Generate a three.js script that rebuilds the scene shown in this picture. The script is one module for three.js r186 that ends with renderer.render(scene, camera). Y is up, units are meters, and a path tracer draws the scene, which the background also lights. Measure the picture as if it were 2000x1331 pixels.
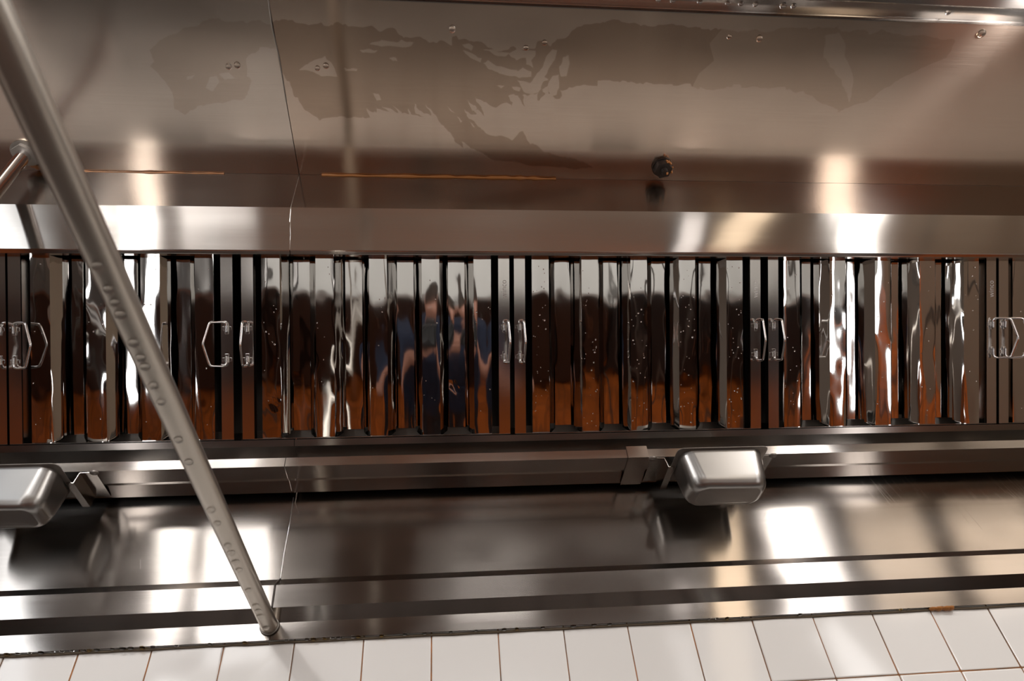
import * as THREE from 'three';
import { mergeGeometries, mergeVertices } from 'three/addons/utils/BufferGeometryUtils.js';
import { RoundedBoxGeometry } from 'three/addons/geometries/RoundedBoxGeometry.js';
import { RectAreaLightUniformsLib } from 'three/addons/lights/RectAreaLightUniformsLib.js';
import { FontLoader } from 'three/addons/loaders/FontLoader.js';
import { TextGeometry } from 'three/addons/geometries/TextGeometry.js';
import { MarchingCubes } from 'three/addons/objects/MarchingCubes.js';

// ---------------------------------------------------------------- camera, lights, exposure
// Lengths along the wall are x. A point of the hood section is written (w, h):
// w = horizontal distance from the lens towards the tiled wall, h = height above the lens.
const LENS_Y = 1.55, WALL_W = 1.135;
const Y = (h) => LENS_Y + h, Z = (w) => WALL_W - w;
const scene = new THREE.Scene();
const camera = new THREE.PerspectiveCamera(52.82, 2000 / 1331, 0.05, 40);
camera.position.set(0, LENS_Y, WALL_W);
camera.rotation.order = 'YXZ';
camera.rotation.set(0.77262, -0.14031, -0.10600);
camera.focus = 1.36; camera.userData.fStop = 5.6;
scene.add(camera);
scene.background = new THREE.Color(0x000000);
const renderer = new THREE.WebGLRenderer({ antialias: true });
renderer.toneMapping = THREE.LinearToneMapping;
renderer.toneMappingExposure = 1.16;
renderer.shadowMap.enabled = true;
RectAreaLightUniformsLib.init();
const CEIL_H = 1.42;                                   // kitchen ceiling above the lens
// kitchen ceiling lamps and added narrow ones: x range, z range, colour, radiance
const LAMPS = [
  { x: [-1.60, -1.00], z: [3.70, 4.90], col: [1, 0.985, 0.965], L: 14, label: 'white ceiling lamp panel on the left behind the work table' },
  { x: [0.05, 0.65], z: [3.70, 4.90], col: [1, 0.985, 0.965], L: 14, label: 'white ceiling lamp panel in the middle behind the work table' },
  { x: [1.70, 2.30], z: [3.70, 4.90], col: [1, 0.985, 0.965], L: 14, label: 'white ceiling lamp panel on the right behind the work table' },
  { x: [-1.50, -0.40], z: [0.93, 1.15], col: [1, 0.985, 0.965], L: 11, label: 'narrow ceiling lamp added along the hood front on the left' },  // the narrow lamps are added out of view to brighten the floor
  { x: [-0.10, 1.00], z: [0.93, 1.15], col: [1, 0.985, 0.965], L: 11, label: 'narrow ceiling lamp added along the hood front in the middle' },
  { x: [1.30, 2.40], z: [0.93, 1.15], col: [1, 0.985, 0.965], L: 11, label: 'narrow ceiling lamp added along the hood front on the right' },
];
const JAR = 0.8;                                       // candela of each jar lamp in the hood
// strip lamps added unseen for the mirrored columns: place, height range, width, colour, radiance, point faced
const STRIPS = [
  { x: -0.69, z: 1.12, y: [2.38, 2.89], W: 0.21, lean: 0.20, col: [1, 0.98, 0.97], L: 4.8, aim: [-0.4, 0.1], label: 'high broad strip lamp added left of the photographer' },
  { x: -1.093, z: 1.28, y: [1.15, 2.42], W: 0.085, lean: -0.283, col: [1, 0.98, 0.97], L: 6.5, aim: [-0.6, 0.1], label: 'low bright leaning strip lamp added left of the photographer' },
  { x: -1.34, z: 1.14, y: [2.10, 2.86], W: 0.10, lean: 0.35, col: [0.90, 0.95, 1], L: 4, aim: [-0.8, 0.1], label: 'cool white leaning strip lamp added at the far left' },
  { x: 1.55, z: 1.14, y: [1.20, 2.44], W: 0.11, lean: 0.36, col: [1, 0.97, 0.95], L: 5.5, aim: [1.0, 0.1], label: 'low bright leaning strip lamp added right of the photographer' },
  { x: 1.285, z: 1.12, y: [2.46, 2.89], W: 0.19, lean: 0, col: [1, 0.97, 0.95], L: 4.8, aim: [0.9, 0.1], label: 'high short strip lamp added right of the photographer' },
  { x: 0.99, z: 1.15, y: [2.16, 2.87], W: 0.11, lean: -0.20, col: [1, 0.80, 0.58], L: 2.4, aim: [0.7, 0.1], label: 'narrow warm strip lamp added beside the high right one' },
  { x: 0.80, z: 1.18, y: [2.08, 2.44], W: 0.07, lean: 0, col: [1, 0.95, 0.93], L: 2.2, aim: [0.6, 0.1], label: 'small white strip lamp added nearest the photographer on the right' },
  { x: 1.80, z: 1.34, y: [2.50, 2.92], W: 0.27, lean: 0, col: [1, 0.82, 0.64], L: 1.7, aim: [1.4, 0.1], label: 'dim warm square lamp added at the right' },
  { x: 2.27, z: 1.34, y: [2.50, 2.92], W: 0.31, lean: 0, col: [1, 0.82, 0.64], L: 2.0, aim: [1.6, 0.1], label: 'dim warm square lamp added farthest right' },
];

// ---------------------------------------------------------------- helpers
let seed = 7;
const rnd = () => { seed = (seed * 1664525 + 1013904223) >>> 0; return seed / 4294967296; };
const hash = (a, b, c) => { const s = Math.sin(a * 127.1 + b * 311.7 + c * 74.7) * 43758.5453; return s - Math.floor(s); };
const lerp = (a, b, t) => a + (b - a) * t, sm = (t) => t * t * (3 - 2 * t);
function noise2(x, y, k = 0) {
  const i = Math.floor(x), j = Math.floor(y), u = sm(x - i), v = sm(y - j);
  return lerp(lerp(hash(i, j, k), hash(i + 1, j, k), u), lerp(hash(i, j + 1, k), hash(i + 1, j + 1, k), u), v) * 2 - 1;
}
const taken = new Set();
const numbered = (n) => { let m = n, k = 0; while (taken.has(m)) m = n + '_' + String(++k).padStart(3, '0'); taken.add(m); return m; };
function shade(o) { o.castShadow = true; o.receiveShadow = true; return o; }
function obj(name, geo, mat, parent) {
  const m = shade(new THREE.Mesh(Array.isArray(geo) ? join(geo) : geo, mat));
  m.name = parent && parent !== scene ? name : numbered(name);
  (parent || scene).add(m); return m;
}
function join(list) {
  return mergeGeometries(list.map((g) => { const h = g.index ? g.toNonIndexed() : g; for (const k of Object.keys(h.attributes)) if (!['position', 'normal', 'uv'].includes(k)) h.deleteAttribute(k); return h; }));
}
function thing(name, label, category, p = [0, 0, 0], group) {
  const o = new THREE.Group(); o.name = numbered(name); o.position.set(...p); scene.add(o);
  o.userData = { label, category }; if (group) o.userData.group = group; return o;
}
function tag(o, label, category, group) { o.userData.label = label; o.userData.category = category; if (group) o.userData.group = group; return o; }
function structure(o, label) { o.userData.kind = 'structure'; if (label) o.userData.label = label; return o; }
const box = (x0, x1, y0, y1, z0, z1) => { const g = new THREE.BoxGeometry(x1 - x0, y1 - y0, z1 - z0); g.translate((x0 + x1) / 2, (y0 + y1) / 2, (z0 + z1) / 2); return g; };
const rbox = (x0, x1, y0, y1, z0, z1, r = 0.004, s = 2) => { const g = new RoundedBoxGeometry(x1 - x0, y1 - y0, z1 - z0, s, r); g.translate((x0 + x1) / 2, (y0 + y1) / 2, (z0 + z1) / 2); return g; };
const cyl = (r0, r1, h, n = 24) => new THREE.CylinderGeometry(r1, r0, h, n);
class Path extends THREE.CurvePath { }
function wire(points, r, bend, seg = 60, rs = 10) {              // a bent rod: straight runs joined by short arcs
  const path = new Path(), P = points.map((p) => new THREE.Vector3(...p)); let at = P[0];
  for (let i = 1; i < P.length - 1; i++) {
    const a = P[i].clone().add(P[i - 1].clone().sub(P[i]).setLength(bend)), b = P[i].clone().add(P[i + 1].clone().sub(P[i]).setLength(bend));
    path.add(new THREE.LineCurve3(at, a)); path.add(new THREE.QuadraticBezierCurve3(a, P[i], b)); at = b;
  }
  path.add(new THREE.LineCurve3(at, P[P.length - 1]));
  return new THREE.TubeGeometry(path, seg, r, rs, false);
}
// A folded metal sheet: a polyline of section points (a, b) drawn along a third axis from e0 to e1, with thickness.
// at(a, b, e) turns it into a point; texture u runs across the grain, v along it. wob(e, a, b, k) lifts a facet k along its normal.
function sheet(pts, e0, e1, { t = 0.0012, ne = 1, ns = 1, wob = null, at, ends = null, uv = null }) {
  const pos = [], nor = [], uvs = [], idx = [];
  const n = pts.length, dir = [], nrm = [];
  for (let i = 0; i < n - 1; i++) { const dx = pts[i + 1][0] - pts[i][0], dy = pts[i + 1][1] - pts[i][1], l = Math.hypot(dx, dy); dir.push([dx / l, dy / l, l]); nrm.push([-dy / l, dx / l]); }
  const back = pts.map((p, i) => {                                // the mitred other face of the sheet
    const a = nrm[Math.max(0, i - 1)], b = nrm[Math.min(n - 2, i)], mx = a[0] + b[0], my = a[1] + b[1], d = 1 + a[0] * b[0] + a[1] * b[1];
    return [p[0] - mx / d * t, p[1] - my / d * t];
  });
  const arc = [0]; for (let i = 0; i < n - 1; i++) arc.push(arc[i] + dir[i][2]);
  const quadGrid = (P0, P1, nx, sign, k, along) => {
    const base = pos.length / 3, cnt = along ? Math.max(1, ns) : 1, e1s = along ? nx : nx;
    for (let i = 0; i <= cnt; i++) for (let j = 0; j <= e1s; j++) {
      const s = i / cnt; let a = lerp(P0[0], P1[0], s), b = lerp(P0[1], P1[1], s), f = j / e1s;
      const lo = ends ? e0 + ends(a, b, 0) : e0, hi = ends ? e1 + ends(a, b, 1) : e1, e = lerp(lo, hi, f);
      if (wob && k >= 0) { const win = Math.min(1, 6 * s, 6 * (1 - s)), h = wob(e, a, b, k) * win; a += nrm[k][0] * h; b += nrm[k][1] * h; }
      const q = at(a, b, e); pos.push(q[0], q[1], q[2]);
      const w = uv ? uv(a, b, e) : [k >= 0 ? lerp(arc[k], arc[k + 1], s) : s * 0.001, e]; uvs.push(w[0], w[1]);
    }
    for (let i = 0; i < cnt; i++) for (let j = 0; j < e1s; j++) {
      const p = base + i * (e1s + 1) + j, q = p + e1s + 1;
      if (sign > 0) idx.push(p, p + 1, q, q, p + 1, q + 1); else idx.push(p, q, p + 1, q, q + 1, p + 1);
    }
  };
  for (let k = 0; k < n - 1; k++) { quadGrid(pts[k], pts[k + 1], ne, 1, k, true); quadGrid(back[k], back[k + 1], ne, -1, k, true); }
  quadGrid(pts[0], back[0], ne, -1, -1, false); quadGrid(pts[n - 1], back[n - 1], ne, 1, -1, false);
  for (const e of [0, 1]) for (let k = 0; k < n - 1; k++) {         // the two cut ends
    const c = [pts[k], pts[k + 1], back[k + 1], back[k]], base = pos.length / 3;
    for (const p of c) { const q = at(p[0], p[1], (e ? e1 : e0) + (ends ? ends(p[0], p[1], e) : 0)); pos.push(...q); uvs.push(p[0], p[1]); }
    idx.push(base, base + 1, base + 2, base, base + 2, base + 3);
  }
  const g = new THREE.BufferGeometry();
  g.setAttribute('position', new THREE.Float32BufferAttribute(pos, 3)); g.setAttribute('uv', new THREE.Float32BufferAttribute(uvs, 2));
  g.setIndex(idx); g.computeVertexNormals(); return g;
}
const along = (a, b, e) => [e, Y(b), Z(a)];                        // a section (w, h) drawn along the wall

// ---------------------------------------------------------------- textures and materials
function dataTexture(w, h, fn, srgb) {
  const d = new Uint8Array(w * h * 4);
  for (let j = 0; j < h; j++) for (let i = 0; i < w; i++) { const c = fn(i / w, j / h, i, j); for (let k = 0; k < 3; k++) d[(j * w + i) * 4 + k] = Math.max(0, Math.min(255, c[k] * 255)); d[(j * w + i) * 4 + 3] = 255; }
  const t = new THREE.DataTexture(d, w, h); t.wrapS = t.wrapT = THREE.RepeatWrapping; t.magFilter = THREE.LinearFilter; t.minFilter = THREE.LinearMipmapLinearFilter; t.generateMipmaps = true;
  if (srgb) t.colorSpace = THREE.SRGBColorSpace; t.needsUpdate = true; return t;
}
// brushed grain: fine lines along v, a little uneven from line to line and slowly along each
const grain = (amount, base) => dataTexture(512, 512, (u, v, i, j) => {
  const f = 0.55 * (hash(i, Math.floor(j / 90), 3) - 0.5) + 0.45 * (hash(Math.floor(i / 3), Math.floor(j / 160), 9) - 0.5) + 0.5 * noise2(u * 6, v * 6, 5) * 0.5;
  const c = base + amount * f; return [c, c, c];
});
const grainTex = grain(0.14, 0.9); grainTex.repeat.set(5, 2.5);
// scratched roughness of the back panel: grain plus fine scrubbing marks
const scratchTex = (() => {
  const W = 512, H = 2048, cv = document.createElement('canvas'); cv.width = W; cv.height = H; const c = cv.getContext('2d');
  const img = c.createImageData(W, H); for (let j = 0; j < H; j++) for (let i = 0; i < W; i++) { const k = 118 + 14 * (hash(i, Math.floor(j / 60), 3) - 0.5) + 16 * noise2(i / 60, j / 60, 5); img.data.set([k, k, k, 255], (j * W + i) * 4); } c.putImageData(img, 0, 0);
  const line = (u, v, du, dv, a) => { c.strokeStyle = 'rgba(255,255,255,' + a + ')'; c.lineWidth = 0.9; c.beginPath(); c.moveTo(u, v); c.quadraticCurveTo(u + du * 0.5 + 4 * (rnd() - 0.5), v + dv * 0.5 + 4 * (rnd() - 0.5), u + du, v + dv); c.stroke(); };
  for (let i = 0; i < 420; i++) line(rnd() * W, rnd() * H, (rnd() - 0.5) * 60, (rnd() - 0.5) * 26, 0.12 + 0.3 * rnd() * rnd());
  for (let i = 0; i < 46; i++) { const v = H * (1 - (0.80 + 0.42 * rnd() + 0.3) / 2.0), u = 60 + rnd() * 200; line(u, v, 60 + 110 * rnd(), 16 + 10 * rnd(), 0.25 + 0.5 * rnd()); }
  const t = new THREE.CanvasTexture(cv); t.wrapS = t.wrapT = THREE.RepeatWrapping; t.repeat.set(1 / 0.31, 1 / 2.0); t.offset.set(0, 0.15); return t;
})();
function steel(color, roughness, anisotropy, extra = {}) {
  return new THREE.MeshPhysicalMaterial({ color: new THREE.Color().setRGB(...color), metalness: 1, roughness, anisotropy, roughnessMap: grainTex, ...extra });
}
const M = {
  hood: steel([0.36, 0.33, 0.305], 0.17, 0.95),
  ceilingSteel: steel([0.58, 0.50, 0.43], 0.17, 0.95),
  greasySteel: steel([0.58, 0.465, 0.375], 0.17, 0.95),
  trough: steel([0.45, 0.425, 0.40], 0.17, 0.95),
  backPanel: steel([0.30, 0.272, 0.248], 0.33, 0.95, { roughnessMap: scratchTex }),
  rail: steel([0.22, 0.20, 0.185], 0.22, 0.8),
  header: steel([0.38, 0.35, 0.32], 0.17, 0.95),
  polished: new THREE.MeshPhysicalMaterial({ color: new THREE.Color().setRGB(0.53, 0.515, 0.50), metalness: 1, roughness: 0.05 }),
  frame: new THREE.MeshPhysicalMaterial({ color: new THREE.Color().setRGB(0.55, 0.53, 0.51), metalness: 1, roughness: 0.12 }),
  etched: new THREE.MeshPhysicalMaterial({ color: new THREE.Color().setRGB(0.42, 0.41, 0.40), metalness: 1, roughness: 0.5 }),
  chrome: new THREE.MeshPhysicalMaterial({ color: new THREE.Color().setRGB(0.72, 0.71, 0.71), metalness: 1, roughness: 0.10 }),
  satin: new THREE.MeshPhysicalMaterial({ color: new THREE.Color().setRGB(0.34, 0.328, 0.316), metalness: 1, roughness: 0.33 }),
  pipe: new THREE.MeshPhysicalMaterial({ color: new THREE.Color().setRGB(0.50, 0.455, 0.40), metalness: 1, roughness: 0.36 }),
  weld: new THREE.MeshPhysicalMaterial({ color: new THREE.Color().setRGB(0.62, 0.59, 0.56), metalness: 1, roughness: 0.30 }),
  oldMetal: new THREE.MeshStandardMaterial({ color: new THREE.Color().setRGB(0.22, 0.20, 0.18), metalness: 0.9, roughness: 0.45 }),
  blackIron: new THREE.MeshStandardMaterial({ color: new THREE.Color().setRGB(0.045, 0.035, 0.03), metalness: 0.6, roughness: 0.42 }),
  greaseAndShadow: new THREE.MeshStandardMaterial({ color: new THREE.Color().setRGB(0.085, 0.06, 0.035), roughness: 0.7 }),  // dark brown standing in for the shadow under the hem
  rust: new THREE.MeshStandardMaterial({ color: new THREE.Color().setRGB(0.33, 0.12, 0.02), roughness: 0.6 }),
  grease: new THREE.MeshPhysicalMaterial({ color: new THREE.Color().setRGB(0.20, 0.072, 0.010), roughness: 0.55 }),
  water: new THREE.MeshPhysicalMaterial({ color: 0xffffff, transmission: 1, thickness: 0.005, ior: 1.33, roughness: 0 }),
  greasyDrop: new THREE.MeshPhysicalMaterial({ color: new THREE.Color().setRGB(0.95, 0.62, 0.15), transmission: 1, thickness: 0.005, ior: 1.4, roughness: 0.05 }),
  plaster: new THREE.MeshStandardMaterial({ color: new THREE.Color().setRGB(0.28, 0.24, 0.20), roughness: 0.9 }),
  ceilingPaint: new THREE.MeshStandardMaterial({ color: new THREE.Color().setRGB(0.16, 0.14, 0.12), roughness: 0.95 }),
  black: new THREE.MeshStandardMaterial({ color: new THREE.Color().setRGB(0.02, 0.02, 0.02), roughness: 0.5 }),
  brown: new THREE.MeshStandardMaterial({ color: new THREE.Color().setRGB(0.055, 0.024, 0.014), roughness: 0.6 }),  // tone of the shade below the counter tops
  white: new THREE.MeshStandardMaterial({ color: new THREE.Color().setRGB(0.78, 0.77, 0.73), roughness: 0.45 }),
};

// ---------------------------------------------------------------- the room
const HX0 = -1.78, HX1 = 2.32, SEAM = -0.277;                       // hood ends and the joint of its two sections
const RX0 = -3.3, RX1 = 3.4, RZ1 = 5.2, TOP = Y(CEIL_H);
const clay = dataTexture(512, 512, (u, v) => {
  const tu = Math.floor(u * 10), tv = Math.floor(v * 10), fu = u * 10 - tu, fv = v * 10 - tv;
  const joint = fu < 0.045 || fv < 0.045, k = 0.88 + 0.2 * hash(tu, tv, 2) + 0.10 * noise2(u * 40, v * 40, 1);
  return joint ? [0.36, 0.27, 0.22] : [0.86 * k, 0.45 * k, 0.19 * k];
}, true);
clay.repeat.set(1 / 1.52, 1 / 1.52);
const floorGeo = box(RX0 - 0.1, RX1 + 0.1, -0.1, 0, -0.1, RZ1 + 0.1);
{ const p = floorGeo.attributes.position, u = floorGeo.attributes.uv; for (let i = 0; i < p.count; i++) u.setXY(i, p.getX(i), p.getZ(i)); }
structure(obj('floor', floorGeo, new THREE.MeshPhysicalMaterial({ map: clay, roughness: 0.32 })), 'terracotta quarry tile kitchen floor');
structure(obj('ceiling', box(RX0 - 0.1, RX1 + 0.1, TOP, TOP + 0.1, -0.1, RZ1 + 0.1), M.ceilingPaint), 'plain kitchen ceiling in front of the hood');
structure(obj('wall_left', box(RX0 - 0.1, RX0, 0, TOP, 0, RZ1), M.plaster), 'plain kitchen wall on the left');
structure(obj('wall_right', box(RX1, RX1 + 0.1, 0, TOP, 0, RZ1), new THREE.MeshStandardMaterial({ color: new THREE.Color().setRGB(0.32, 0.25, 0.18), roughness: 0.85 })), 'warm cream kitchen wall on the right');
structure(obj('wall_front', box(RX0 - 0.1, RX1 + 0.1, 0, TOP, RZ1, RZ1 + 0.1), M.plaster), 'plain kitchen wall behind the photographer');

// tiled wall behind the hood: a grouted slab with every tile in reach as a part
const groutTex = dataTexture(256, 256, (u, v) => {
  const a = noise2(u * 9, v * 9, 4) * 0.5 + 0.5, b = noise2(u * 40, v * 40, 6) * 0.5 + 0.5, k = Math.min(1, Math.max(0, a * 1.3 - 0.2 + (b - 0.5) * 0.5));
  return [lerp(0.33, 0.60, k), lerp(0.25, 0.36, k), lerp(0.19, 0.14, k)];
}, true);
groutTex.repeat.set(2.2, 2.2);
const wallBack = new THREE.Group(); wallBack.name = numbered('wall_back'); scene.add(wallBack); structure(wallBack, 'white square-tiled wall with thin brown grout below the hood');
const slab = box(RX0 - 0.1, RX1 + 0.1, 0, TOP, -0.1, -0.0012);
{ const p = slab.attributes.position, u = slab.attributes.uv; for (let i = 0; i < p.count; i++) u.setXY(i, p.getX(i), p.getY(i)); }
obj('grout', slab, new THREE.MeshStandardMaterial({ map: groutTex, roughness: 0.85 }), wallBack);
const PITCH = 0.10837, TILE0 = -0.0220, ROW0 = 0.345, GAP = 0.0011;
const glaze = [0, 1, 2, 3].map((k) => new THREE.MeshPhysicalMaterial({ color: new THREE.Color().setRGB(0.745 - 0.012 * k, 0.725 - 0.012 * k, 0.705 - 0.013 * k), roughness: 0.10, ior: 1.52 }));
const tileGeo = [0, 1, 2].map((k) => {                              // three slightly different tiles with rounded edges
  const g = new RoundedBoxGeometry(PITCH - GAP, PITCH - GAP, 0.010, 3, 0.0024), p = g.attributes.position;
  for (let i = 0; i < p.count; i++) { const x = p.getX(i), y = p.getY(i); p.setZ(i, p.getZ(i) + 0.0005 * noise2(x * 18 + k * 9, y * 18, 3 + k)); }
  g.computeVertexNormals(); return g;
});
for (let r = 0; r < 8; r++) for (let c = -14; c < 22; c++) {
  const t = obj('tile', tileGeo[Math.floor(rnd() * 3)], glaze[Math.floor(rnd() * 4)], wallBack);
  t.position.set(TILE0 + (c + 0.5) * PITCH, Y(ROW0 - (r - 0.5) * PITCH), -0.005 + (rnd() - 0.5) * 0.0007);
  t.rotation.set((rnd() - 0.5) * 0.006, (rnd() - 0.5) * 0.006, 0);
}
{
  const list = [], g = new THREE.BoxGeometry(PITCH - GAP, PITCH - GAP, 0.010);
  for (let r = 0; r < 18; r++) for (let c = -30; c < 31; c++) {
    if (r < 8 && c >= -14 && c < 22) continue;
    const y = Y(ROW0 - (r - 0.5) * PITCH), x = TILE0 + (c + 0.5) * PITCH; if (y < 0.06 || x < RX0 + 0.06 || x > RX1 - 0.06) continue;
    const q = g.clone(); q.translate(x, y, -0.005); list.push(q);
  }
  const f = obj('tile_field', list, glaze[1], wallBack); f.userData.kind = 'stuff'; f.userData.label = 'remaining white wall tiles out of reach';
}

// ---------------------------------------------------------------- ceiling lamps
const diffuser = (c, L) => { const m = new THREE.MeshStandardMaterial({ color: 0x000000, roughness: 0.6 }); m.emissive = new THREE.Color().setRGB(...c); m.emissiveIntensity = L; return m; };
for (const l of LAMPS) {
  const cx = (l.x[0] + l.x[1]) / 2, cz = (l.z[0] + l.z[1]) / 2, W = l.x[1] - l.x[0], D = l.z[1] - l.z[0];
  const t = thing('ceiling_lamp', l.label, 'lamp', [cx, TOP, cz], 'kitchen ceiling lamps');
  const fr = 0.03, h = 0.028;
  obj('frame', [box(-W / 2 - fr, W / 2 + fr, -h, -0.0005, -D / 2 - fr, -D / 2), box(-W / 2 - fr, W / 2 + fr, -h, -0.0005, D / 2, D / 2 + fr), box(-W / 2 - fr, -W / 2, -h, -0.0005, -D / 2, D / 2), box(W / 2, W / 2 + fr, -h, -0.0005, -D / 2, D / 2)], M.white, t);
  obj('diffuser', box(-W / 2, W / 2, -0.020, -0.001, -D / 2, D / 2), diffuser(l.col, l.L * 0.12), t);
  const a = new THREE.RectAreaLight(new THREE.Color().setRGB(...l.col), l.L, W, D); a.position.set(0, -0.022, 0); a.rotation.x = -Math.PI / 2; t.add(a);
}

// ---------------------------------------------------------------- exhaust hood
const hood = thing('exhaust_hood', 'brushed stainless steel kitchen exhaust hood seen from below', 'hood', [0, 0, 0]);
const sections = [[HX0, SEAM - 0.0006], [SEAM + 0.0006, HX1]];
const wave = (k, amp, fx, fs) => (e, a, b, f) => amp * (noise2(e * fx + 31 * k, (a + b) * fs, k + f) + 0.4 * noise2(e * fx * 2.7, (a - b) * fs * 2.3, k + 7 + f) + 0.10 * noise2(e * 13, (a - b) * 3, k + 13 + f));
const part = (name, geo, mat, parent = hood) => obj(name, geo, mat, parent);

// wall flange below the back panel: hem, return, drip strip, chamfer
const flange = [];
sections.forEach(([a, b], i) => {
  const f = part('drip_flange', sheet([[1.1285, 0.4490], [1.1285, 0.4762], [1.1100, 0.4935], [1.1100, 0.5314], [1.1300, 0.5505]], a, b, { at: along, ne: Math.ceil((b - a) * 24), ns: 3, t: 0.0015, wob: wave(3 + i, 0.0004, 1.7, 9) }), M.hood);
  flange.push(f);
  part('back_panel', sheet([[1.1300, 0.5505], [1.1300, 0.8600]], a, b, { at: along, ne: Math.ceil((b - a) * 26), ns: 12, t: 0.0015, wob: wave(11 + i, 0.0009, 1.5, 5) }), M.backPanel);
  // lower shell of the grease trough
  part('grease_trough', sheet([[1.0480, 0.7225], [1.0320, 0.7275], [1.0300, 0.7262], [1.0300, 0.7100], [1.0660, 0.7092], [1.0780, 0.7128], [1.1110, 0.7100], [1.1110, 0.7800]], a, b, { at: along, ne: Math.ceil((b - a) * 14), ns: 2, t: 0.0012, wob: wave(21 + i, 0.0003, 3, 9) }), M.trough);
  // rail that the filters stand on
  part('filter_rail', sheet([[1.0640, 0.7925], [1.0715, 0.7838], [1.1095, 0.7838], [1.1290, 0.8060]], a, b, { at: along, ne: Math.ceil((b - a) * 14), ns: 1, t: 0.0015, wob: wave(27 + i, 0.0003, 4, 9) }), M.rail);
  // upper header in front of the filter tops: sloping face and drop face
  part('filter_header', sheet([[0.8290, 1.0450], [0.8060, 1.0215], [0.8000, 1.0241], [0.7520, 1.0880], [0.7520, 1.1985]], a, b, { at: along, ne: Math.ceil((b - a) * 26), ns: 8, t: -0.0015, wob: wave(33 + i, 0.0007, 2.1, 6) }), M.header);
});

// the hood ceiling, wetted by a thin film whose outline is dry in places
const filmOutline = [[-0.447,0.485],[-0.43,0.481],[-0.363,0.463],[-0.28,0.463],[-0.173,0.462],[-0.079,0.468],[-0.053,0.477],[-0.027,0.483],[-0.005,0.486],[0.017,0.485],[0.019,0.475],[0.028,0.47],[0.052,0.48],[0.075,0.488],[0.097,0.496],[0.111,0.494],[0.124,0.488],[0.137,0.491],[0.15,0.486],[0.162,0.49],[0.168,0.48],[0.177,0.476],[0.186,0.48],[0.194,0.486],[0.208,0.473],[0.22,0.462],[0.228,0.455],[0.245,0.446],[0.266,0.441],[0.288,0.439],[0.351,0.44],[0.415,0.441],[0.5,0.445],[0.574,0.444],[0.648,0.438],[0.704,0.435],[0.782,0.438],[0.863,0.442],[0.935,0.447],[0.932,0.477],[0.894,0.503],[0.848,0.534],[0.814,0.57],[0.769,0.587],[0.707,0.563],[0.65,0.547],[0.61,0.548],[0.55,0.546],[0.511,0.549],[0.483,0.554],[0.462,0.548],[0.412,0.544],[0.373,0.543],[0.315,0.543],[0.288,0.54],[0.284,0.549],[0.25,0.555],[0.234,0.561],[0.215,0.56],[0.219,0.571],[0.217,0.577],[0.206,0.578],[0.197,0.572],[0.2,0.556],[0.185,0.563],[0.19,0.573],[0.183,0.58],[0.177,0.581],[0.179,0.567],[0.154,0.572],[0.147,0.578],[0.156,0.597],[0.145,0.588],[0.133,0.573],[0.122,0.58],[0.131,0.6],[0.119,0.592],[0.104,0.597],[0.078,0.591],[0.064,0.58],[0.072,0.598],[0.082,0.618],[0.065,0.606],[0.061,0.596],[0.047,0.584],[0.053,0.604],[0.069,0.622],[0.052,0.616],[0.042,0.604],[0.048,0.623],[0.066,0.639],[0.086,0.655],[0.119,0.656],[0.135,0.663],[0.146,0.654],[0.154,0.649],[0.163,0.666],[0.172,0.676],[0.182,0.677],[0.194,0.69],[0.229,0.696],[0.265,0.702],[0.288,0.717],[0.305,0.726],[0.274,0.725],[0.201,0.724],[0.149,0.713],[0.124,0.718],[0.077,0.697],[0.037,0.674],[0.042,0.689],[0.027,0.678],[0.021,0.667],[0.014,0.653],[0,0.638],[-0.013,0.62],[-0.029,0.598],[-0.022,0.618],[-0.034,0.617],[-0.052,0.598],[-0.047,0.613],[-0.036,0.625],[-0.052,0.615],[-0.062,0.603],[-0.058,0.619],[-0.071,0.618],[-0.084,0.604],[-0.081,0.618],[-0.095,0.608],[-0.104,0.603],[-0.098,0.618],[-0.112,0.611],[-0.119,0.607],[-0.116,0.619],[-0.129,0.613],[-0.136,0.607],[-0.131,0.623],[-0.146,0.626],[-0.161,0.627],[-0.19,0.631],[-0.208,0.629],[-0.223,0.634],[-0.234,0.63],[-0.243,0.618],[-0.253,0.603],[-0.261,0.586],[-0.265,0.563],[-0.272,0.55],[-0.276,0.534],[-0.278,0.506],[-0.305,0.504],[-0.324,0.511],[-0.332,0.529],[-0.335,0.554],[-0.33,0.565],[-0.34,0.586],[-0.348,0.594],[-0.366,0.601],[-0.403,0.61],[-0.417,0.611],[-0.436,0.62],[-0.448,0.622],[-0.459,0.628],[-0.472,0.621],[-0.474,0.598],[-0.478,0.57],[-0.489,0.543],[-0.489,0.517]] ;
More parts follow.
